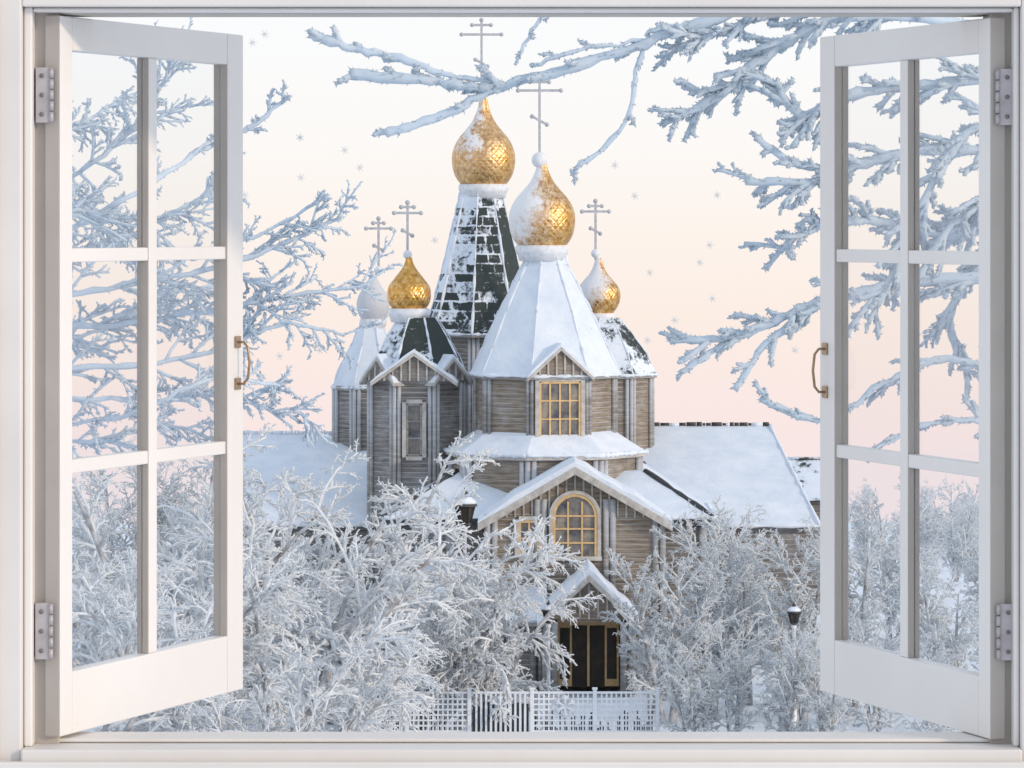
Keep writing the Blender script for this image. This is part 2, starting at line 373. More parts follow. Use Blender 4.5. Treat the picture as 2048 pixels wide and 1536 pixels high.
def rectwin(parent,fr,w,h,cols,rows,fmat='warmwood',casing=.14,pane='pane',outer='trim'):
    mb=MB(); a=w/2
    mb.box(fr,-a,a,0,h,-.02,.02,1)
    for s in (-1,1): mb.box(fr,s*a-.04,s*a+.04,0,h,.021,.09,0); mb.box(fr,min(s*(a+.04),s*(a+.04+casing)),max(s*(a+.04),s*(a+.04+casing)),-.08,h+.08,0,.12,2)
    mb.box(fr,-a+.04,a-.04,h-.04,h+.04,.021,.088,0); mb.box(fr,-a+.04,a-.04,-.04,.04,.021,.088,0)
    mb.box(fr,-a-.04,a+.04,h+.041,h+.041+casing,0,.118,2); mb.box(fr,-a-.04,a+.04,-.041-casing,-.041,0,.14,2)
    for i in range(1,cols): x=-a+w*i/cols; mb.box(fr,x-.03,x+.03,.04,h-.04,.021,.07,0)
    for j in range(1,rows): z=h*j/rows; mb.box(fr,-a+.04,a-.04,z-.025,z+.025,.021,.066,0)
    return mk(mb,'window',[fmat,pane,outer],parent)
def archwin(parent,fr,w,h,fmat='warmwood'):
    a=w/2; hs=h-a; N=12
    def arc(r,b=0): return [(-r,-b)]+[(-r*math.cos(math.pi*i/N),hs+r*math.sin(math.pi*i/N)) for i in range(N+1)]+[(r,-b)]
    mb=MB(); mb.prism(fr,arc(a),-.02,.02,1)
    def ring(r0,r1,n0,n1,mat):
        A,B=arc(r0),arc(r1)
        for i in range(len(A)-1): mb.prism(fr,[A[i],B[i],B[i+1],A[i+1]],n0,n1,mat)
    ring(a-.05,a+.05,.021,.10,0); ring(a+.051,a+.17,0,.13,2)
    for i in (1,2): x=-a+w*i/3; mb.box(fr,x-.03,x+.03,0,h-.22,.021,.08,0)
    for z in (h*.22,h*.45,h*.66): mb.box(fr,-a+.05,a-.05,z-.03,z+.03,.021,.075,0)
    mb.box(fr,-a-.2,a+.2,-.14,-.0,.0,.16,2)
    return mk(mb,'window',[fmat,'pane','trim'],parent)
def gable(parent,fr,hw,rise,depth,wallmat='log',ov=.12,front=True,th=.1,sn=.13,name='gable'):
    mb=MB()
    if front:
        k=1-.05; mb.prism(fr,[(0,-.06),(-hw*k,-rise*k-.06),(hw*k,-rise*k-.06)],-depth,-.02,0)
        nb=int(hw*2*k/.28)
        for i in range(1,nb): 
            x=-hw*k+2*hw*k*i/nb; z1=-rise*abs(x)/hw-.1; z0=-rise*k-.05
            if z1-z0>.08: mb.box(fr,x-.03,x+.03,z0,z1,-.019,.03,2)
    for s in (-1,1):
        e=(s*hw*1.08,-rise*1.08)
        mb.prism(fr,[(0,0),e,(e[0],e[1]-th*1.2),(0,-th*1.2)][::(1 if s<0 else -1)],-depth,ov,2)
        N=8; top=[];bot=[]
        for i in range(N+1):
            t=i/N; x,z=e[0]*t,e[1]*t; bot.append((x,z+.003)); top.append((x,z+sn*(rs.uniform(.6,1.15) if i<N else .35)))
        mb.prism(fr,(bot+top[::-1])[::(1 if s<0 else -1)],-depth,ov-.03,1)
    return mk(mb,name,[wallmat,'snow','trim'],parent)
CH=Vector((Xp(1100,150),150,0))
church=empty('church',CH,'snowy wooden orthodox church with golden onion domes','church')
def facefr(c,R,phi,z,off=.07):
    a=math.radians(-90+phi); n=Vector((math.cos(a),math.sin(a),0)); u=Vector((-n.y,n.x,0)); p=c+n*(R*math.cos(math.pi/8)+off); p.z=z
    return (p,u,UP,n)
# --- Tower B: tall rear
d=161; k=d/F; c=Vector((Xp(962,d),d,0)); rot=facing(14)
mb=MB(); oct_walls(mb,c,92*k,0,Zp(668,d),rot)
tb=mk(mb,'tower',['log','post'],church,label='tall tower with dark shingled tent roof')
tent(tb,c,[(116*k,Zp(668,d)),(100*k,Zp(620,d)),(82*k,Zp(550,d)),(62*k,Zp(470,d)),(50*k,Zp(420,d)),(42*k,Zp(385,d))],rot,'roofdark',ridge=.06)
dome(tb,967,d,[(44,371),(57,352),(63,328),(62,304),(52,280),(36,260),(23,243),(14,224),(9,205),(5,187)],'goldB',(50,368,386))
cross(tb,963,d,40,200,[(19,50,0),(40,69,0),(14,126,.5)],(196,7))
# --- Tower D back left
d=158; k=d/F; c=Vector((Xp(742,d),d,0)); rot=facing(0)
mb=MB(); oct_walls(mb,c,76*k,0,Zp(775,d),rot); td=mk(mb,'tower',['log','post'],church)
tent(td,c,[(82*k,Zp(775,d)),(66*k,Zp(730,d)),(42*k,Zp(690,d)),(28*k,Zp(655,d))],rot,'roofsnow')
dome(td,746,d,[(22,640),(30,626),(33,609),(29,591),(19,575),(10,560),(6,548)],'goldD',(27,638,652))
cross(td,757,d,437,552,[(11,446,0),(25,457,0),(10,496,.5)],(541,9))
# --- Tower E right
d=157; k=d/F; c=Vector((Xp(1206,d),d,0)); rot=facing(10)
mb=MB(); oct_walls(mb,c,98*k,0,Zp(752,d),rot); te=mk(mb,'tower',['logwarm','post'],church)
tent(te,c,[(109*k,Zp(750,d)),(88*k,Zp(705,d)),(56*k,Zp(662,d)),(32*k,Zp(635,d))],rot,'roofpart')
dome(te,1197,d,[(27,629),(39,612),(44,594),(41,576),(29,560),(17,546),(10,531),(6,516)],'goldE',(32,626,642))
cross(te,1191,d,402,520,[(13,412,0),(27,423,0),(11,462,.5)],(507,9))
# --- Tower C left front
d=152; k=d/F; c=Vector((Xp(836,d),d,0)); rot=facing(-3)
mb=MB(); oct_walls(mb,c,100*k,0,Zp(762,d),rot); tc=mk(mb,'tower',['log','post'],church)
tent(tc,c,[(104*k,Zp(760,d)),(88*k,Zp(715,d)),(64*k,Zp(672,d)),(40*k,Zp(635,d))],rot,'roofmid')
dome(tc,818,d,[(31,621),(41,606),(44,590),(41,573),(29,556),(17,541),(9,527),(6,515)],'goldC',(42,617,634))
cross(tc,815,d,405,520,[(13,414,0),(27,426,0),(11,466,.5)],(509,9))
fr=facefr(c,100*k,-3,Zp(905,d)); rectwin(tc,fr,.50,100*k,1,3,'post')
fr=facefr(c,100*k,-3,Zp(702,d),.22); gable(tc,fr,80*k,56*k,1.0)
fr=facefr(c,100*k,-3-45,Zp(712,d),.2); gable(tc,fr,48*k,46*k,.8)
fr=facefr(c,100*k,-3+45,Zp(712,d),.2); gable(tc,fr,48*k,46*k,.8)
# --- Tower A front
d=150; k=d/F; c=Vector((Xp(1090,d),d,0)); phi=12; rot=facing(phi); cA=c
mb=MB(); oct_walls(mb,c,140*k,Zp(880,d),Zp(752,d),rot); ta=mk(mb,'tower',['logwarm','post'],church,label='octagonal tower with snow covered tent roof')
tent(ta,c,[(153*k,Zp(750,d)),(127*k,Zp(694,d)),(94*k,Zp(622,d)),(63*k,Zp(562,d)),(46*k,Zp(530,d)),(42*k,Zp(512,d))],rot,'roofsnow',ridge=.055)
dome(ta,1084,d,[(47,493),(60,474),(66,449),(65,424),(54,400),(38,381),(24,364),(15,346),(10,331),(7,318)],'goldA',(53,490,510))
cross(ta,1079,d,152,325,[(19,164,0),(43,181,0),(17,241,.5)],(320,16))
fr=facefr(c,140*k,phi,Zp(868,d)); rectwin(ta,fr,80*k,108*k,4,3)
fr=facefr(c,140*k,phi,Zp(690,d),.25); gable(ta,fr,62*k,56*k,1.2,'logwarm')
# --- central body with skirt roof
rot2=rot
mb=MB(); oct_walls(mb,c,190*k,0,Zp(912,d),rot2,post=.2); body=mk(mb,'body',['logwarm','post'],church)
mb=MB(); Rs=205*k
mb.lathe(c,[(Rs-.3,Zp(912,d)),(Rs,Zp(910,d)),(Rs+.02,Zp(901,d)),(172*k,Zp(880,d)),(138*k,Zp(858,d))],8,rot2,0,mats=[2,2,0,0,0])
V=octv(c,Rs+.01,rot2)
for i in range(8):
    a,b=V[i],V[(i+1)%8]; N=18; pts=[a.lerp(b,q/N)+UP*(Zp(902,d)+.03*rs.random()) for q in range(N+1)]
    mb.tube(pts,[.1*rs.uniform(.3,1.1) for _ in pts],6,1)
mk(mb,'roof',['snow','snow','trim'],body)
# --- nave with hipped snow roof
mb=MB(); x0,x1,ya,yb=Xp(790,146),Xp(1405,146),146,158; z1=Zp(1035,146)
for a,b,n in ((Vector((x0,ya,0)),Vector((x1,ya,0)),-Y),(Vector((x1,ya,0)),Vector((x1,yb,0)),X),(Vector((x0,yb,0)),Vector((x0,ya,0)),-X),(Vector((x1,yb,0)),Vector((x0,yb,0)),Y)):
    log_wall(mb,a,b,0,z1,n)
for xx in (x0,x1,Xp(900,146)): mb.tube([Vector((xx,ya,0)),Vector((xx,ya,z1))],.16,8,1)
nave=mk(mb,'nave',['log','post'],church)
mb=MB(); e=.45; zl=z1; zu=Zp(940,149)
lo=[Vector((x0-e,ya-e,zl)),Vector((x1+e,ya-e,zl)),Vector((x1+e,yb+e,zl)),Vector((x0-e,yb+e,zl))]
hi=[Vector((Xp(915,148.5),148.5,zu)),Vector((Xp(1290,148.5),148.5,zu)),Vector((Xp(1290,148.5),155,zu)),Vector((Xp(915,148.5),155,zu))]
for i in range(4):
    j=(i+1)%4; 
    N=8
    for q in range(N):
        A0=lo[i].lerp(hi[i],q/N);B0=lo[j].lerp(hi[j],q/N);A1=lo[i].lerp(hi[i],(q+1)/N);B1=lo[j].lerp(hi[j],(q+1)/N)
        mb.face([A0,B0,B1,A1],0)
    mb.face([lo[i]-UP*.26,lo[j]-UP*.26,lo[j],lo[i]],2)
    pts=[lo[i].lerp(lo[j],q/40)+UP*.02 for q in range(41)]; mb.tube(pts,[.10*rs.uniform(.2,1.1) for _ in pts],6,1)
    N=10; pp=[lo[i].lerp(hi[i],q/N) for q in range(N+1)]; mb.tube(pp,[.12*rs.uniform(.4,1.1) for _ in pp],6,2)
mb.face([p for p in hi],0); mb.face([p-UP*.26 for p in lo][::-1],2)
mk(mb,'roof',['roofsnow','snow','black'],nave)
# --- front gable block
d=143.5; k=d/F
o=Vector((Xp(1150,d),d,0)); u=X; fr=(o,X,UP,-Y); hw=168*k; zt=Zp(1028,d)
mb=MB(); yb=147
for a,b,n in ((Vector((o.x-hw,d,0)),Vector((o.x+hw,d,0)),-Y),(Vector((o.x+hw,d,0)),Vector((o.x+hw,yb,0)),X),(Vector((o.x-hw,yb,0)),Vector((o.x-hw,d,0)),-X)):
    log_wall(mb,a,b,0,zt,n)
for xx in (-hw,-hw*.34-.2,hw*.34+.2,hw): 
    for s in (-.12,.12): mb.tube([Vector((o.x+xx+s,d-.03,0)),Vector((o.x+xx+s,d-.03,zt if abs(xx)>hw*.9 else zt+.5))],.11,8,1)
fb=mk(mb,'porch',['logwarm','post'],church,label='gabled log front with arched window')
gable(fb,(o+UP*Zp(932,d)-Y*.02,X,UP,-Y),180*k,105*k,4.5,'logwarm',ov=.5,th=.22,sn=.2)
archwin(fb,(o+UP*Zp(1112,d)-Y*.09,X,UP,-Y),84*k,122*k)
rectwin(fb,(Vector((Xp(1058,d),d-.07,Zp(1110,d))),X,UP,-Y),.62,1.15,2,2)
# --- entrance
d=139.5; k=d/F; o=Vector((Xp(1178,d),d,0)); hw=86*k; zt=Zp(1245,d); ow=1.05
mb=MB()
for a,b,n in ((Vector((o.x-hw,d,0)),Vector((o.x-ow,d,0)),-Y),(Vector((o.x+ow,d,0)),Vector((o.x+hw,d,0)),-Y),(Vector((o.x+hw,d,0)),Vector((o.x+hw,143.4,0)),X),(Vector((o.x-hw,143.4,0)),Vector((o.x-hw,d,0)),-X)):
    log_wall(mb,a,b,0,zt,n)
for xx in (-hw,-ow-.1,ow+.1,hw): mb.tube([Vector((o.x+xx,d-.04,0)),Vector((o.x+xx,d-.04,zt))],.12,8,1)
mb.box((o,X,UP,-Y),-ow,ow,2.45,zt+.01,-.1,.02,0)
en=mk(mb,'entrance',['logwarm','post'],church)
gable(en,(o+UP*Zp(1148,d)-Y*.02,X,UP,-Y),96*k,92*k,3.8,'logwarm',ov=.45,th=.18,sn=.22)
mb=MB(); fr=(o,X,UP,-Y); mb.box(fr,-ow,ow,.1,2.43,-1.35,-1.3,1)
for s in (-1,1):
    mb.box(fr,min(s*ow*.97,s*.55),max(s*ow*.97,s*.55),.15,2.4,-1.29,-1.2,0)
    mb.box(fr,min(s*ow*.9,s*.62),max(s*ow*.9,s*.62),.4,2.1,-1.19,-1.17,1)
mb.box(fr,-ow,ow,2.2,2.44,-1.19,-1.1,0); mb.box(fr,-.04,.04,.15,2.2,-1.29,-1.2,0)
mk(mb,'door',['warmwood','dark'],en)
# log outbuilding beside entrance
d=141; k=d/F
mb=MB(); xa,xb=Xp(865,d),Xp(1088,d); zt=Zp(1238,d)
log_wall(mb,Vector((xa,d,0)),Vector((xb,d,0)),0,zt,-Y); log_wall(mb,Vector((xa,146,0)),Vector((xa,d,0)),0,zt,-X)
for px in (880,945,1010,1075):
    for s in (-.13,.13): mb.tube([Vector((Xp(px,d)+s,d-.04,0)),Vector((Xp(px,d)+s,d-.04,zt))],.12,8,1)
an=mk(mb,'annex',['log','post'],church)
mb=MB(); a=[Vector((xa-.4,d-.5,zt)),Vector((xb+.1,d-.5,zt)),Vector((xb+.1,145.9,zt+1.6)),Vector((xa-.4,145.9,zt+1.6))]
mb.face(a,0); mb.face([p-UP*.2 for p in a][::-1],2)
for i in range(4): j=(i+1)%4; mb.face([a[i]-UP*.2,a[j]-UP*.2,a[j],a[i]],2)
pts=[a[0].lerp(a[1],q/20) for q in range(21)]; mb.tube(pts,[.14*rs.uniform(.4,1) for _ in pts],6,1)
mk(mb,'roof',['snow','snow','trim'],an)
# --- wings
def wing(xa,xb,xra,xrb,yr,ye,dr,de):
    zr=Zp(yr,dr); ze=Zp(ye,de); dbk=dr+(dr-de)
    A=Vector((Xp(xa,de),de,ze));B=Vector((Xp(xb,de),de,ze));C=Vector((Xp(xrb,dr),dr,zr));Dd=Vector((Xp(xra,dr),dr,zr))
    A2=Vector((A.x,dbk,ze));B2=Vector((B.x,dbk,ze))
    mb=MB(); i_=.5
    P=[Vector((A.x+i_,de+i_,0)),Vector((B.x-i_,de+i_,0)),Vector((B.x-i_,dbk-i_,0)),Vector((A.x+i_,dbk-i_,0))]
    for q,n in zip(range(4),(-Y,X,Y,-X)): log_wall(mb,P[q],P[(q+1)%4],-1,ze,n)
    w=mk(mb,'wing',['log','post'],church)
    mb=MB()
    def slope(a,b,c_,d_):
        N=10
        for q in range(N):
            mb.face([a.lerp(d_,q/N),b.lerp(c_,q/N),b.lerp(c_,(q+1)/N),a.lerp(d_,(q+1)/N)],0)
    slope(A,B,C,Dd); slope(B2,A2,Dd,C)
    mb.face([B,B2,C],0); mb.face([A2,A,Dd],0); mb.face([A-UP*.05,A2-UP*.05,B2-UP*.05,B-UP*.05],2)
    for (p,q_) in ((A,B),(B,C)): 
        N=30; pts=[p.lerp(q_,t/N) for t in range(N+1)]; mb.tube(pts,[.1*rs.uniform(.3,1) for _ in pts],6,1)
    t=0
    while t<.99:
        t2=min(1,t+rs.uniform(.01,.07)); p=Dd.lerp(C,t);q_=Dd.lerp(C,t2)
        if rs.random()<.6 and xra>1000: mb.tube([p+UP*.05,q_+UP*.05],rs.uniform(.05,.1),6,3)
        else: mb.tube([p+UP*.03,q_+UP*.03],rs.uniform(.06,.11),6,1)
        t=t2+.004
    mk(mb,'roof',['roofwing','snow','trim','black'],w)
wing(455,790,470,790,867,1050,158,151)
wing(1230,1640,1230,1540,851,1052,158,151)
# small house behind
d=172; h=empty('house',Vector((Xp(1625,d),d,gz(Xp(1625,d),d))),'small log house with dark snow dusted roof','house')
mb=MB(); xa,xb=Xp(1568,d),Xp(1668,d); ze=Zp(1000,d)
P=[Vector((xa,d,0)),Vector((xb,d,0)),Vector((xb,d+5,0)),Vector((xa,d+5,0))]
for q,n in zip(range(4),(-Y,X,Y,-X)): log_wall(mb,P[q],P[(q+1)%4],-1,ze,n)
mk(mb,'wall',['log'],h)
mb=MB(); zr=Zp(918,d+2.5)
A=Vector((xa-.2,d-.4,ze));B=Vector((xb+.2,d-.4,ze));C=Vector((xb,d+2.5,zr));E=Vector((xa,d+2.5,zr));A2=A+Y*5.8;B2=B+Y*5.8
mb.face([A,B,C,E]);mb.face([B2,A2,E,C]);mb.face([A,E,A2]);mb.face([B,B2,C]); mb.tube([E,C],.1,6,0)
mk(mb,'roof',['roofpart'],h)
# ---------------------------------------------------------------- street lamps
def lamp(px,pytop,d,hh,label):
    k=d/F; x=Xp(px,d); zt=Zp(pytop,d); c=Vector((x,d,0)); r=hh*.28
    z0=gz(x,d)
    root=empty('street_lamp',Vector((x,d,z0)),label,'street lamp',group='lantern street lamps')
    mb=MB(); zb=zt-hh
    mb.lathe(c,[(.16,z0-.2),(.16,z0+.25),(.11,z0+.35),(.09,z0+.9),(.06,z0+1),(.05,zb-.15),(.08,zb-.12),(.08,zb-.02)],12,0,0,True)
    mk(mb,'post',['whitem'],root)
    mb=MB()
    mb.lathe(c,[(r*.45,zb),(r*.6,zb+hh*.04),(r*.55,zb+hh*.08)],6,0,0)
    mb.lathe(c,[(r*.5,zb+hh*.08),(r*.86,zb+hh*.5)],6,0,1)
    for i in range(6):
        a=i*math.pi/3; e=Vector((math.cos(a),math.sin(a),0))
        mb.tube([c+e*r*.52+UP*(zb+hh*.08),c+e*r*.9+UP*(zb+hh*.5)],hh*.022,5,0)
    mb.lathe(c,[(r*.9,zb+hh*.5),(r*1.15,zb+hh*.51),(r*1.1,zb+hh*.58),(r*.6,zb+hh*.72),(r*.3,zb+hh*.78),(r*.32,zb+hh*.86),(r*.12,zb+hh*.92),(r*.05,zt)],12,0,0)
    mk(mb,'lantern',['black','dark'],root)
    mb=MB(); mb.lathe(c,[(r*1.12,zb+hh*.585),(r*.95,zb+hh*.66),(r*.5,zb+hh*.77),(r*.2,zb+hh*.79)],12,0,0,True); mk(mb,'snow_cap',['snow'],root)
lamp(930,975,131,1.2,'tall frosted lamp post with black lantern capped with snow')
lamp(1097,1200,127.5,.7,'frosted post with small black lantern by the fence')
lamp(1588,1203,127.5,.7,'frosted post with small black lantern by the fence')
# ---------------------------------------------------------------- fence
d=125.5; fx0,fx1=Xp(688,d),Xp(1315,d); fence=empty('fence',Vector(((fx0+fx1)/2,d,0)),'white lattice fence with snowflake ornaments along the church yard','fence')
npan=5; pw=(fx1-fx0)/npan; ht=1.66
for i in range(npan+1):
    mb=MB(); fr=(Vector((fx0+i*pw,d,0)),X,UP,-Y); mb.box(fr,-.06,.06,-.3,ht+.06,-.06,.06); mb.box(fr,-.08,.08,ht+.061,ht+.12,-.08,.08); mk(mb,'post',['fence'],fence,bevel=.01)
for i in range(npan):
    mb=MB(); fr=(Vector((fx0+i*pw,d,0)),X,UP,-Y); a,b=.062,pw-.062
    mb.box(fr,a,b,.1,.16,-.03,.03); mb.box(fr,a,b,ht-.06,ht,-.03,.03)
    if i==2:
        n=12
        for q in range(1,n): x=a+(b-a)*q/n; mb.box(fr,x-.03,x+.03,.161,ht-.061,-.02,.02)
        for q in range(n): 
            x=a+(b-a)*(q+.5)/n; mb.box(fr,x-.035,x+.035,.2,rs.uniform(1.2,1.35),-.12,-.09,1)  # black bars behind the pickets, painted stand-in for shade in the gaps
    else:
        n=12
        for q in range(1,n): x=a+(b-a)*q/n; mb.box(fr,x-.026,x+.026,.161,ht-.061,-.02,0)
        for q in range(1,9): z=.16+(ht-.22)*q/9; mb.box(fr,a,b,z-.026,z+.026,.001,.018)
        for q in range(2*n): 
            if rs.random()<.8: x=a+(b-a)*(q+.5)/(2*n); mb.box(fr,x-.028,x+.028,.2,rs.uniform(.5,1.1),-.10,-.07,1)  # black strips behind the lattice imitate the shaded openings
    mk(mb,'panel',['fence','black'],fence)
for px in (1000,1130):
    mb=MB(); c=Vector((Xp(px,d),d-.08,Zp(1412,d)))
    for q in range(6):
        a=q*math.pi/3+math.pi/6; e=Vector((math.cos(a),0,math.sin(a))); mb.tube([c,c+e*.34],.04,6,0)
        for s in (-.6,.6):
            e2=Vector((math.cos(a+s),0,math.sin(a+s))); mb.tube([c+e*.18,c+e*.18+e2*.14],.03,6,0)
    mk(mb,'snowflake_ornament',['fence'],fence)
# ---------------------------------------------------------------- trees
def perp(rng,dv):
    r=Vector((rng.gauss(0,1),rng.gauss(0,1),rng.gauss(0,1))); p=r-dv*r.dot(dv); p.normalize(); return p
def needles(mb,rng,pts,rad,cnt,L,r):
    n=len(pts)-1
    for j in range(cnt):
        t=rng.random()*.999*n; i=int(t); f=t-i; d0=(pts[i+1]-pts[i]); 
        if d0.length<1e-6: continue
        d0.normalize(); p=perp(rng,d0); a=rng.uniform(.5,1.3); nd=d0*math.cos(a)+p*math.sin(a)
        mb.spike(pts[i].lerp(pts[i+1],f)+p*(rad[i]*.5),nd,(L+rad[i]*.6)*rng.uniform(.5,1.3),r)
def branch(mbs,rng,p,dv,L,r,lvl,spec):
    S=spec[lvl]; n=S['seg']; pts=[p.copy()]; rad=[r]; dirs=[dv.copy()]; q=p.copy(); dd=dv.copy()
    for i in range(n):
        dd=dd+perp(rng,dd)*S['wob']*rng.uniform(.3,1)+UP*S.get('up',0)/n
        dd.normalize(); q=q+dd*(L/n); pts.append(q.copy()); rad.append(r*(1-(1-S.get('tip',.35))*(i+1)/n)*(rng.uniform(.8,1.2) if lvl else 1)); dirs.append(dd.copy())
    mm=mbs[0 if S.get('trunk') else 1]; mm.tube(pts,rad,S['sides'],0)
    if 'nd' in S: needles(mm,rng,pts,rad,max(1,int(L*S['nd'])),S['nl'],S['nr'])
    if lvl+1<len(spec):
        C=S['n']
        for j in range(C):
            t=S.get('t0',.2)+(1-S.get('t0',.2))*(j+rng.random())/C; t=min(t,.999); i=int(t*n); f=t*n-i
            pp=pts[i].lerp(pts[i+1],f); d0=dirs[i]; a=S['ang']*rng.uniform(.7,1.25)
            nd=(d0*math.cos(a)+perp(rng,d0)*math.sin(a)).normalized()
            l2=L*S['ratio']*rng.uniform(.6,1.15)*(1-S.get('sh',.45)*t)
            branch(mbs,rng,pp,nd,l2,min(rad[i]*.8,spec[lvl+1]['r']),lvl+1,spec)
def tree(name,label,seed,stems,H,spec,spread,crownmat,pos,scale=1,rotz=0,group='frosted trees in the church yard'):
    rng=random.Random(seed); mbs=[MB(),MB()]
    for i in range(stems):
        a=rng.uniform(0,6.28); dv=Vector((math.cos(a)*spread,math.sin(a)*spread,1)).normalized() 
        branch(mbs,rng,Vector((math.cos(a)*.15,math.sin(a)*.15,-.2)),dv,H*rng.uniform(.8,1),spec[0]['r'],0,spec)
    root=empty(name,Vector((0,0,0)),label,'tree',group=group)
    kids=[mk(mbs[0],'trunk',['bark'],root,origin=Vector((0,0,0))),mk(mbs[1],'crown',[crownmat],root,origin=Vector((0,0,0)))]
    root.location=pos; root.scale=(scale,)*3; root.rotation_euler=(0,0,rotz)
    return root,kids
def copytree(proto,pos,scale,rotz,label=None,sz=1):
    root,kids=proto; r=root.copy(); col.objects.link(r); r.location=pos; r.scale=(scale,scale,scale*sz); r.rotation_euler=(0,0,rotz)
    if label: r['label']=label
    for kk in kids:
        q=kk.copy(); col.objects.link(q); q.parent=r
    return r
specA=[dict(n=10,seg=7,ang=.75,ratio=.42,wob=.10,up=-.50,sides=6,r=.11,trunk=True,t0=.22,tip=.4,sh=.4),
       dict(n=8,seg=6,ang=.7,ratio=.5,wob=.16,up=-.75,sides=5,r=.095,t0=.12,tip=.55),
       dict(n=6,seg=4,ang=.75,ratio=.5,wob=.22,up=-.5,sides=4,r=.082,t0=.12,tip=.65),
       dict(n=0,seg=3,ang=.7,ratio=.5,wob=.25,up=-.3,sides=3,r=.070,tip=.8,nd=9,nl=.07,nr=.028)]
specB=[dict(n=18,seg=8,ang=.85,ratio=.40,wob=.07,up=.1,sides=7,r=.13,trunk=True,t0=.16,tip=.2,sh=.45),
       dict(n=8,seg=5,ang=.75,ratio=.45,wob=.14,up=.2,sides=4,r=.06,t0=.12),
       dict(n=7,seg=4,ang=.75,ratio=.5,wob=.2,up=-.3,sides=3,r=.048,t0=.1,tip=.7),
       dict(n=2,seg=2,ang=.7,ratio=.6,wob=.25,up=-.3,sides=3,r=.042,tip=.8),
       dict(n=0,seg=2,ang=.7,ratio=.5,wob=.25,up=-.2,sides=3,r=.036,tip=.9)]
def at(px,d): 
    x=Xp(px,d); return Vector((x,d,gz(x,d)))
PA=tree('frosted_tree','low arching tree thick with white hoar frost',11,5,7.6,specA,.42,'frostbright',at(680,131),1.22)
PA2=tree('frosted_tree','spreading frosted tree with tangled twigs',23,5,7.6,specA,.55,'frostbright',at(820,129),1.05)
PB=tree('birch_tree','bushy birch covered with fine white frost',7,2,7.2,specB,.12,'frost',at(1420,133),1)
PB2=tree('birch_tree','rounded birch covered with fine white frost',31,3,6.6,specB,.25,'frost',at(1335,131),.84)
rt=random.Random(77)
for px,d,s in ((560,120,1.22),(430,112,1.05),(230,116,1.05),(955,128,.80),(330,126,1.22),(760,130,.9),(140,110,.98),(600,112,.72),(500,108,.6)):
    copytree(PA if rt.random()<.5 else PA2,at(px,d),s*rt.uniform(.95,1.03),rt.uniform(0,6.28))
for px,d,s in ((1500,136,.98),(1600,131,.92),(1390,124,.5),(1470,124,.62),(1300,133,.5),(1700,134,.95),(1800,138,1.02),(1900,130,.82),(1560,123,.6),(1980,136,.95),(1750,124,.6),(1870,122,.55),(480,138,1.05),(380,142,1.2),(260,140,1.2),(160,138,1.1),(1660,122,.5)):
    copytree(PB if rt.random()<.5 else PB2,at(px,d),s*rt.uniform(.95,1.05),rt.uniform(0,6.28))
for i in range(16):
    px=(rt.uniform(60,480) if i%2 else rt.uniform(1640,1990)); dd=rt.uniform(185,290)
    copytree(PB if rt.random()<.5 else PB2,at(px,dd),rt.uniform(.5,.72)*(1+(dd-185)/300),rt.uniform(0,6.28))
# --- near trees with explicit limbs
def spl(P,N=5):
    out=[]
    for i in range(len(P)-1):
        p0=P[max(i-1,0)];p1=P[i];p2=P[i+1];p3=P[min(i+2,len(P)-1)]
        for j in range(N):
            t=j/N; out.append(.5*((2*p1)+(p2-p0)*t+(2*p0-5*p1+4*p2-p3)*t*t+(3*p1-p0-3*p2+p3)*t**3))
    out.append(P[-1].copy()); return out
def limb(mb,rng,path,r0,r1,dens,tl,spec,d0,sp=.6,start=0.0):
    P=[W(px,py,d0+dz) for px,py,dz in path]; pts=spl(P,8); n=len(pts); k=d0/F
    for p in pts[1:-1]: p+=Vector((rng.gauss(0,1),rng.gauss(0,1),rng.gauss(0,1)))*k*2.2
    rad=[(r0+(r1-r0)*i/(n-1))*k*rng.uniform(.75,1.25) for i in range(n)]
    mb.tube(pts,rad,7,0)
    tot=sum((pts[i+1]-pts[i]).length for i in range(n-1)); cnt=int(tot/k*dens)
    needles(mb,rng,pts,rad,int(tot*spec[0]['nd']*1.5),spec[0]['nl'],spec[0]['nr'])
    for j in range(cnt):
        t=start+(1-start)*(j+rng.random())/cnt; t=min(t,.995); i=int(t*(n-1)); f=t*(n-1)-i
        pp=pts[i].lerp(pts[i+1],f); d_=(pts[i+1]-pts[i]).normalized(); a=sp*rng.uniform(.6,1.5)
        q=perp(rng,d_); q.y*=.55; q=(q-d_*q.dot(d_)).normalized()
        nd=(d_*math.cos(a)+q*math.sin(a)).normalized()
        branch([mb,mb],rng,pp,nd,tl*k*rng.uniform(.35,1.15)*(1.05-.45*t),min(rad[i]*.8,spec[0]['r']),0,spec)
dL=34; kL=dL/F; rng=random.Random(3)
NL=dict(nd=.14/kL,nl=4.5*kL,nr=1.7*kL)
specL=[dict(n=5,seg=5,ang=.7,ratio=.5,wob=.16,up=-.1,sides=5,r=3.8*kL,t0=.2,tip=.75,**NL),
       dict(n=3,seg=3,ang=.7,ratio=.5,wob=.2,up=-.1,sides=4,r=3.1*kL,t0=.25,tip=.85,**NL),
       dict(n=0,seg=2,ang=.6,ratio=.5,wob=.2,up=0,sides=4,r=2.6*kL,tip=.8,**NL)]
rootL=empty('frosted_tree',Vector((Xp(-260,dL),dL,0)),'tall tree with frosted branches reaching past the window','tree')
mb=MB(); tr_=[Vector((Xp(-260,dL)+.1*math.sin(z),dL+.1*math.cos(z*.7),z)) for z in [-.3,1,2.5,4,6,8,10,12,14,16,17.5]]
mb.tube(tr_,[.26,.24,.22,.2,.19,.17,.15,.13,.10,.06,.03],12,0); mk(mb,'trunk',['bark'],rootL,origin=Vector((Xp(-260,dL),dL,0)))
mb=MB()
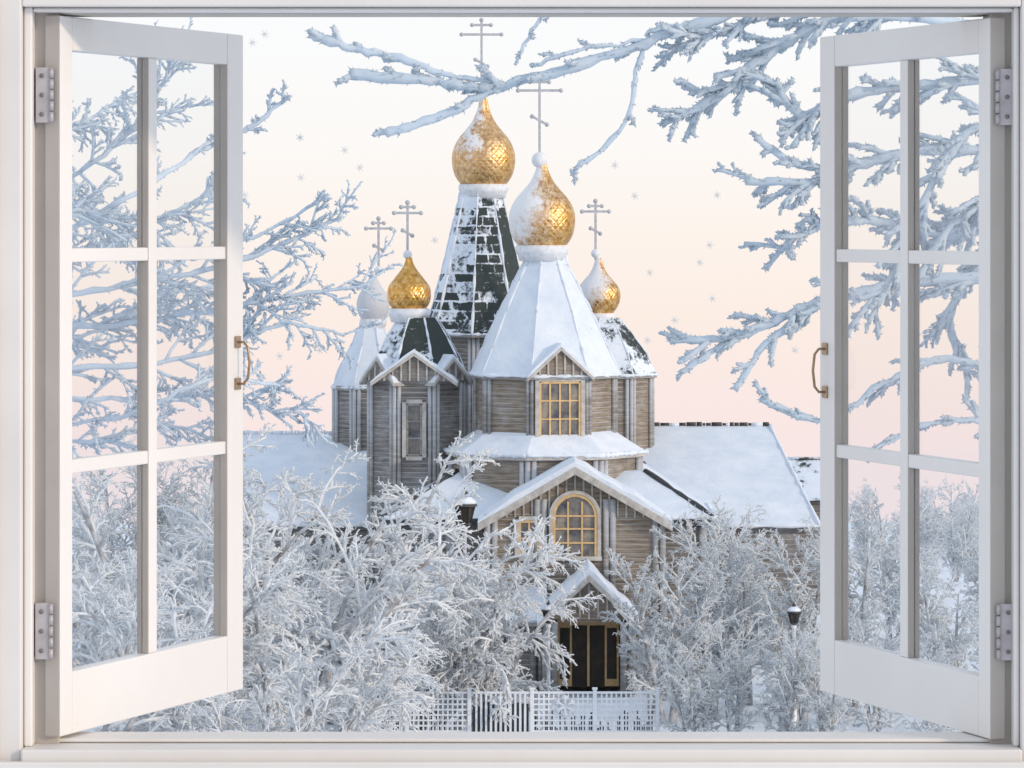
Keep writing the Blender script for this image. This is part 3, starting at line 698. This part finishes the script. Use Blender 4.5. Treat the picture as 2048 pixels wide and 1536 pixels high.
for path,r0,r1,dn,tl in (
 ([(-250,520,0),(0,420,1),(180,330,0),(290,230,0),(345,130,0)],16,4,.030,170),
 ([(-250,480,0),(0,320,0),(150,250,0),(250,190,1)],14,4,.030,150),
 ([(-250,600,0),(50,500,0),(250,400,-1),(400,300,0),(500,255,0),(578,190,0)],18,5,.013,90),
 ([(-250,650,0),(60,600,0),(300,560,0),(480,520,0),(600,470,0),(686,432,0)],20,4,.022,170),
 ([(-250,680,0),(60,660,1),(300,640,1),(480,610,0),(600,590,0),(740,570,0)],18,4,.024,170),
 ([(300,560,0),(420,500,0),(520,470,0),(640,400,0)],10,4,.024,110),
 ([(-250,760,0),(60,740,0),(280,730,0),(440,700,0),(560,650,0),(690,670,0)],18,4,.022,150),
 ([(-250,820,0),(60,800,0),(300,800,0),(450,790,0),(540,820,0),(618,828,0)],16,4,.024,130),
 ([(-250,860,0),(60,850,0),(250,830,-1),(420,760,-1),(570,772,0)],14,4,.022,110),
 ([(-250,560,0),(20,440,-1),(150,420,-1),(300,440,-1),(430,380,-1)],15,4,.034,160),
 ([(-250,540,0),(20,480,1),(150,500,1),(260,470,1),(360,500,1)],13,4,.034,150),
 ([(-250,720,0),(20,700,1.5),(200,660,1.5),(330,620,1.5),(450,660,1)],15,4,.030,160),
 ([(-250,900,0),(20,880,1.5),(200,880,1.5),(330,850,1.5),(430,880,1)],13,4,.030,110)):
    limb(mb,rng,path,r0*.42,r1*.8,dn,tl,specL,dL,start=.22)
mk(mb,'crown',['frostnear'],rootL,origin=Vector((Xp(-260,dL),dL,8)))
dR=25; kR=dR/F; rng=random.Random(9)
NR=dict(nd=.26/kR,nl=4.5*kR,nr=2.6*kR)
specR=[dict(n=5,seg=5,ang=.5,ratio=.42,wob=.10,up=-.12,sides=6,r=7*kR,t0=.12,tip=.8,**NR),
       dict(n=3,seg=3,ang=.55,ratio=.5,wob=.14,up=-.1,sides=5,r=6*kR,t0=.2,tip=.85,**NR),
       dict(n=0,seg=2,ang=.6,ratio=.5,wob=.2,up=0,sides=4,r=5*kR,tip=.8,**NR)]
rootR=empty('frosted_tree',Vector((Xp(2450,dR),dR,0)),'tall tree with heavy frosted boughs hanging past the window','tree')
mb=MB(); tr_=[Vector((Xp(2450,dR)+.1*math.sin(z),dR+.1*math.cos(z*.7),z)) for z in [-.3,1,2.5,4,6,8,10,12,14,16,18]]
mb.tube(tr_,[.28,.26,.24,.22,.2,.18,.16,.14,.12,.09,.04],12,0); mk(mb,'trunk',['bark'],rootR,origin=Vector((Xp(2450,dR),dR,0)))
mb=MB()
LR=(
 ([(2440,60,0),(2000,-60,0),(1650,-30,0),(1420,40,0),(1220,110,0),(1050,160,0),(960,175,0),(880,162,0),(700,148,0)],16,12,.006,70,.35),
 ([(1010,168,0),(900,150,0),(800,118,0),(700,95,0),(620,66,0)],7,13,.009,50,.3),
 ([(1080,150,0),(980,185,0),(900,225,0),(770,268,0)],7,13,.008,45,.2),
 ([(1400,45,0),(1310,60,0),(1275,130,0),(1250,250,0),(1140,345,0)],8,6,.006,50,.1),
 ([(1180,-20,0),(1080,40,0),(1030,130,0)],7,4,.007,40,.1),
 ([(1330,75,0),(1180,95,0),(1060,130,0)],6,5,.007,45,.1),
 ([(2440,150,0),(2000,60,1),(1720,30,0),(1560,90,0),(1440,190,0),(1350,240,0)],20,9,.016,115,.3),
 ([(2440,160,0),(2000,20,-1),(1600,20,0),(1450,60,0),(1350,100,0)],16,8,.014,105,.35),
 ([(2440,260,0),(2050,160,0),(1850,170,0),(1700,190,0),(1600,230,0),(1550,160,0)],20,9,.020,135,.2),
 ([(2440,400,0),(2100,330,0),(1900,300,0),(1750,320,0),(1640,360,0),(1490,362,0)],20,9,.018,120,.2),
 ([(1700,330,0),(1600,330,0),(1510,275,0)],11,9,.014,70,.1),
 ([(2440,480,0),(2100,440,1),(1900,470,1),(1750,440,1),(1620,460,0),(1560,500,0)],20,8,.018,125,.2),
 ([(2440,600,0),(2100,560,0),(1850,560,0),(1700,590,0),(1600,620,0),(1480,670,0),(1340,682,0)],20,9,.016,110,.2),
 ([(1640,610,0),(1540,680,0),(1470,780,0)],11,9,.012,60,.1),
 ([(1500,665,0),(1430,700,0),(1360,745,0)],9,8,.012,55,.1),
 ([(2440,760,0),(2100,760,0),(1900,720,0),(1780,760,0),(1650,840,0),(1520,795,0)],16,6,.009,90,.2),
 ([(2440,820,0),(2150,830,0),(1980,840,0),(1850,850,0),(1740,905,0)],13,5,.009,75,.2),
 ([(2440,350,0),(2150,260,-1),(1950,260,-1),(1850,400,-1),(1800,520,-1),(1750,620,-1)],17,8,.020,125,.2),
 ([(2440,380,0),(2150,360,-1),(2000,380,-1),(1880,480,-1),(1820,600,-1)],15,8,.020,125,.2),
 ([(2440,550,0),(2200,500,1),(1980,520,1),(1900,640,1),(1940,760,1)],15,7,.018,115,.2))
for path,r0,r1,dn,tl,st in LR: limb(mb,rng,path,r0*.66,r1*.85,dn*1.3,tl,specR,dR,start=st,sp=.5)
mk(mb,'crown',['frostnear'],rootR,origin=Vector((Xp(2450,dR),dR,8)))
# ---------------------------------------------------------------- airborne snow
mb=MB(); rf=random.Random(4)
for px,py in ((505,85),(530,68),(600,275),(602,355),(690,300),(720,335),(640,700),(560,712),(490,390),(1270,392),(1435,390),(1400,525),(1420,490),(1300,545),(1425,597),(1350,640),(1385,715),(870,480),(1295,680),(590,480),(1590,700),(1230,330)):
    d=rf.uniform(11,15); c=W(px,py,d); r=.012*d/12; tw=rf.random()
    for q in range(3):
        a=q*math.pi/3+tw; e=Vector((math.cos(a),.3*math.sin(a*2),math.sin(a))); mb.tube([c-e*r,c-e*r*.3,c+e*r*.3,c+e*r],[r*.15,r*.3,r*.3,r*.15],5,0)
mk(mb,'falling_snow',['flake'],kind='stuff',label='sparse snowflakes drifting in the cold air',cat='snow')
# ---------------------------------------------------------------- world, sun, camera
w=bpy.data.worlds.new('World'); scene.world=w; w.use_nodes=True; t=w.node_tree; nd=t.nodes; bg=nd['Background']
tc_=nd.new('ShaderNodeTexCoord'); sx=nd.new('ShaderNodeSeparateXYZ'); t.links.new(tc_.outputs['Generated'],sx.inputs[0])
mr=nd.new('ShaderNodeMapRange'); mr.inputs['From Min'].default_value=-.08; mr.inputs['From Max'].default_value=.08; t.links.new(sx.outputs[2],mr.inputs[0])
rp=nd.new('ShaderNodeValToRGB'); e=rp.color_ramp.elements
e[0].position=0; e[0].color=(.90,.78,.81,1); e[1].position=1; e[1].color=(.96,.975,.995,1)
for p,c in ((.2,(.95,.80,.78)),(.36,(.98,.85,.775)),(.50,(.985,.905,.845)),(.62,(.98,.95,.925)),(.76,(.965,.97,.975))):
    q=e.new(p); q.color=(*c,1)
t.links.new(mr.outputs[0],rp.inputs[0])
SE=math.radians(16); SA=math.radians(58)
sdir=Vector((math.sin(SA)*math.cos(SE),-math.cos(SA)*math.cos(SE),math.sin(SE)))
sky=nd.new('ShaderNodeTexSky'); sky.sky_type='NISHITA'; sky.sun_disc=False; sky.sun_elevation=SE; sky.sun_rotation=math.atan2(sdir.x,sdir.y)
sc=nd.new('ShaderNodeVectorMath'); sc.operation='MULTIPLY_ADD'; sc.inputs[1].default_value=(.12,.12,.12); sc.inputs[2].default_value=(.60,.63,.67); t.links.new(sky.outputs[0],sc.inputs[0])
mr2=nd.new('ShaderNodeMapRange'); mr2.interpolation_type='SMOOTHSTEP'; mr2.inputs['From Min'].default_value=.08; mr2.inputs['From Max'].default_value=.5; t.links.new(sx.outputs[2],mr2.inputs[0])
mx=nd.new('ShaderNodeMix'); mx.data_type='RGBA'; t.links.new(mr2.outputs[0],mx.inputs[0]); t.links.new(rp.outputs[0],mx.inputs[6]); t.links.new(sc.outputs[0],mx.inputs[7])
t.links.new(mx.outputs[2],bg.inputs[0]); bg.inputs[1].default_value=1.0
ld=bpy.data.lights.new('Sun','SUN'); ld.energy=1.5; ld.angle=math.radians(3); ld.color=(1,.80,.60); lo_=bpy.data.objects.new('Sun',ld); col.objects.link(lo_)
lo_.rotation_euler=sdir.to_track_quat('Z','Y').to_euler(); lo_.location=(20,-20,40)
cd=bpy.data.cameras.new('Camera'); cam=bpy.data.objects.new('Camera',cd); col.objects.link(cam); scene.camera=cam
cam.location=(0,0,EZ); cam.rotation_euler=(math.pi/2,0,0); cd.lens=F/2048*36; cd.sensor_width=36; cd.shift_y=-(768-CY)/2048; cd.clip_start=.1; cd.clip_end=12000
scene.view_settings.view_transform='Standard'; scene.view_settings.look='None'; scene.view_settings.exposure=0
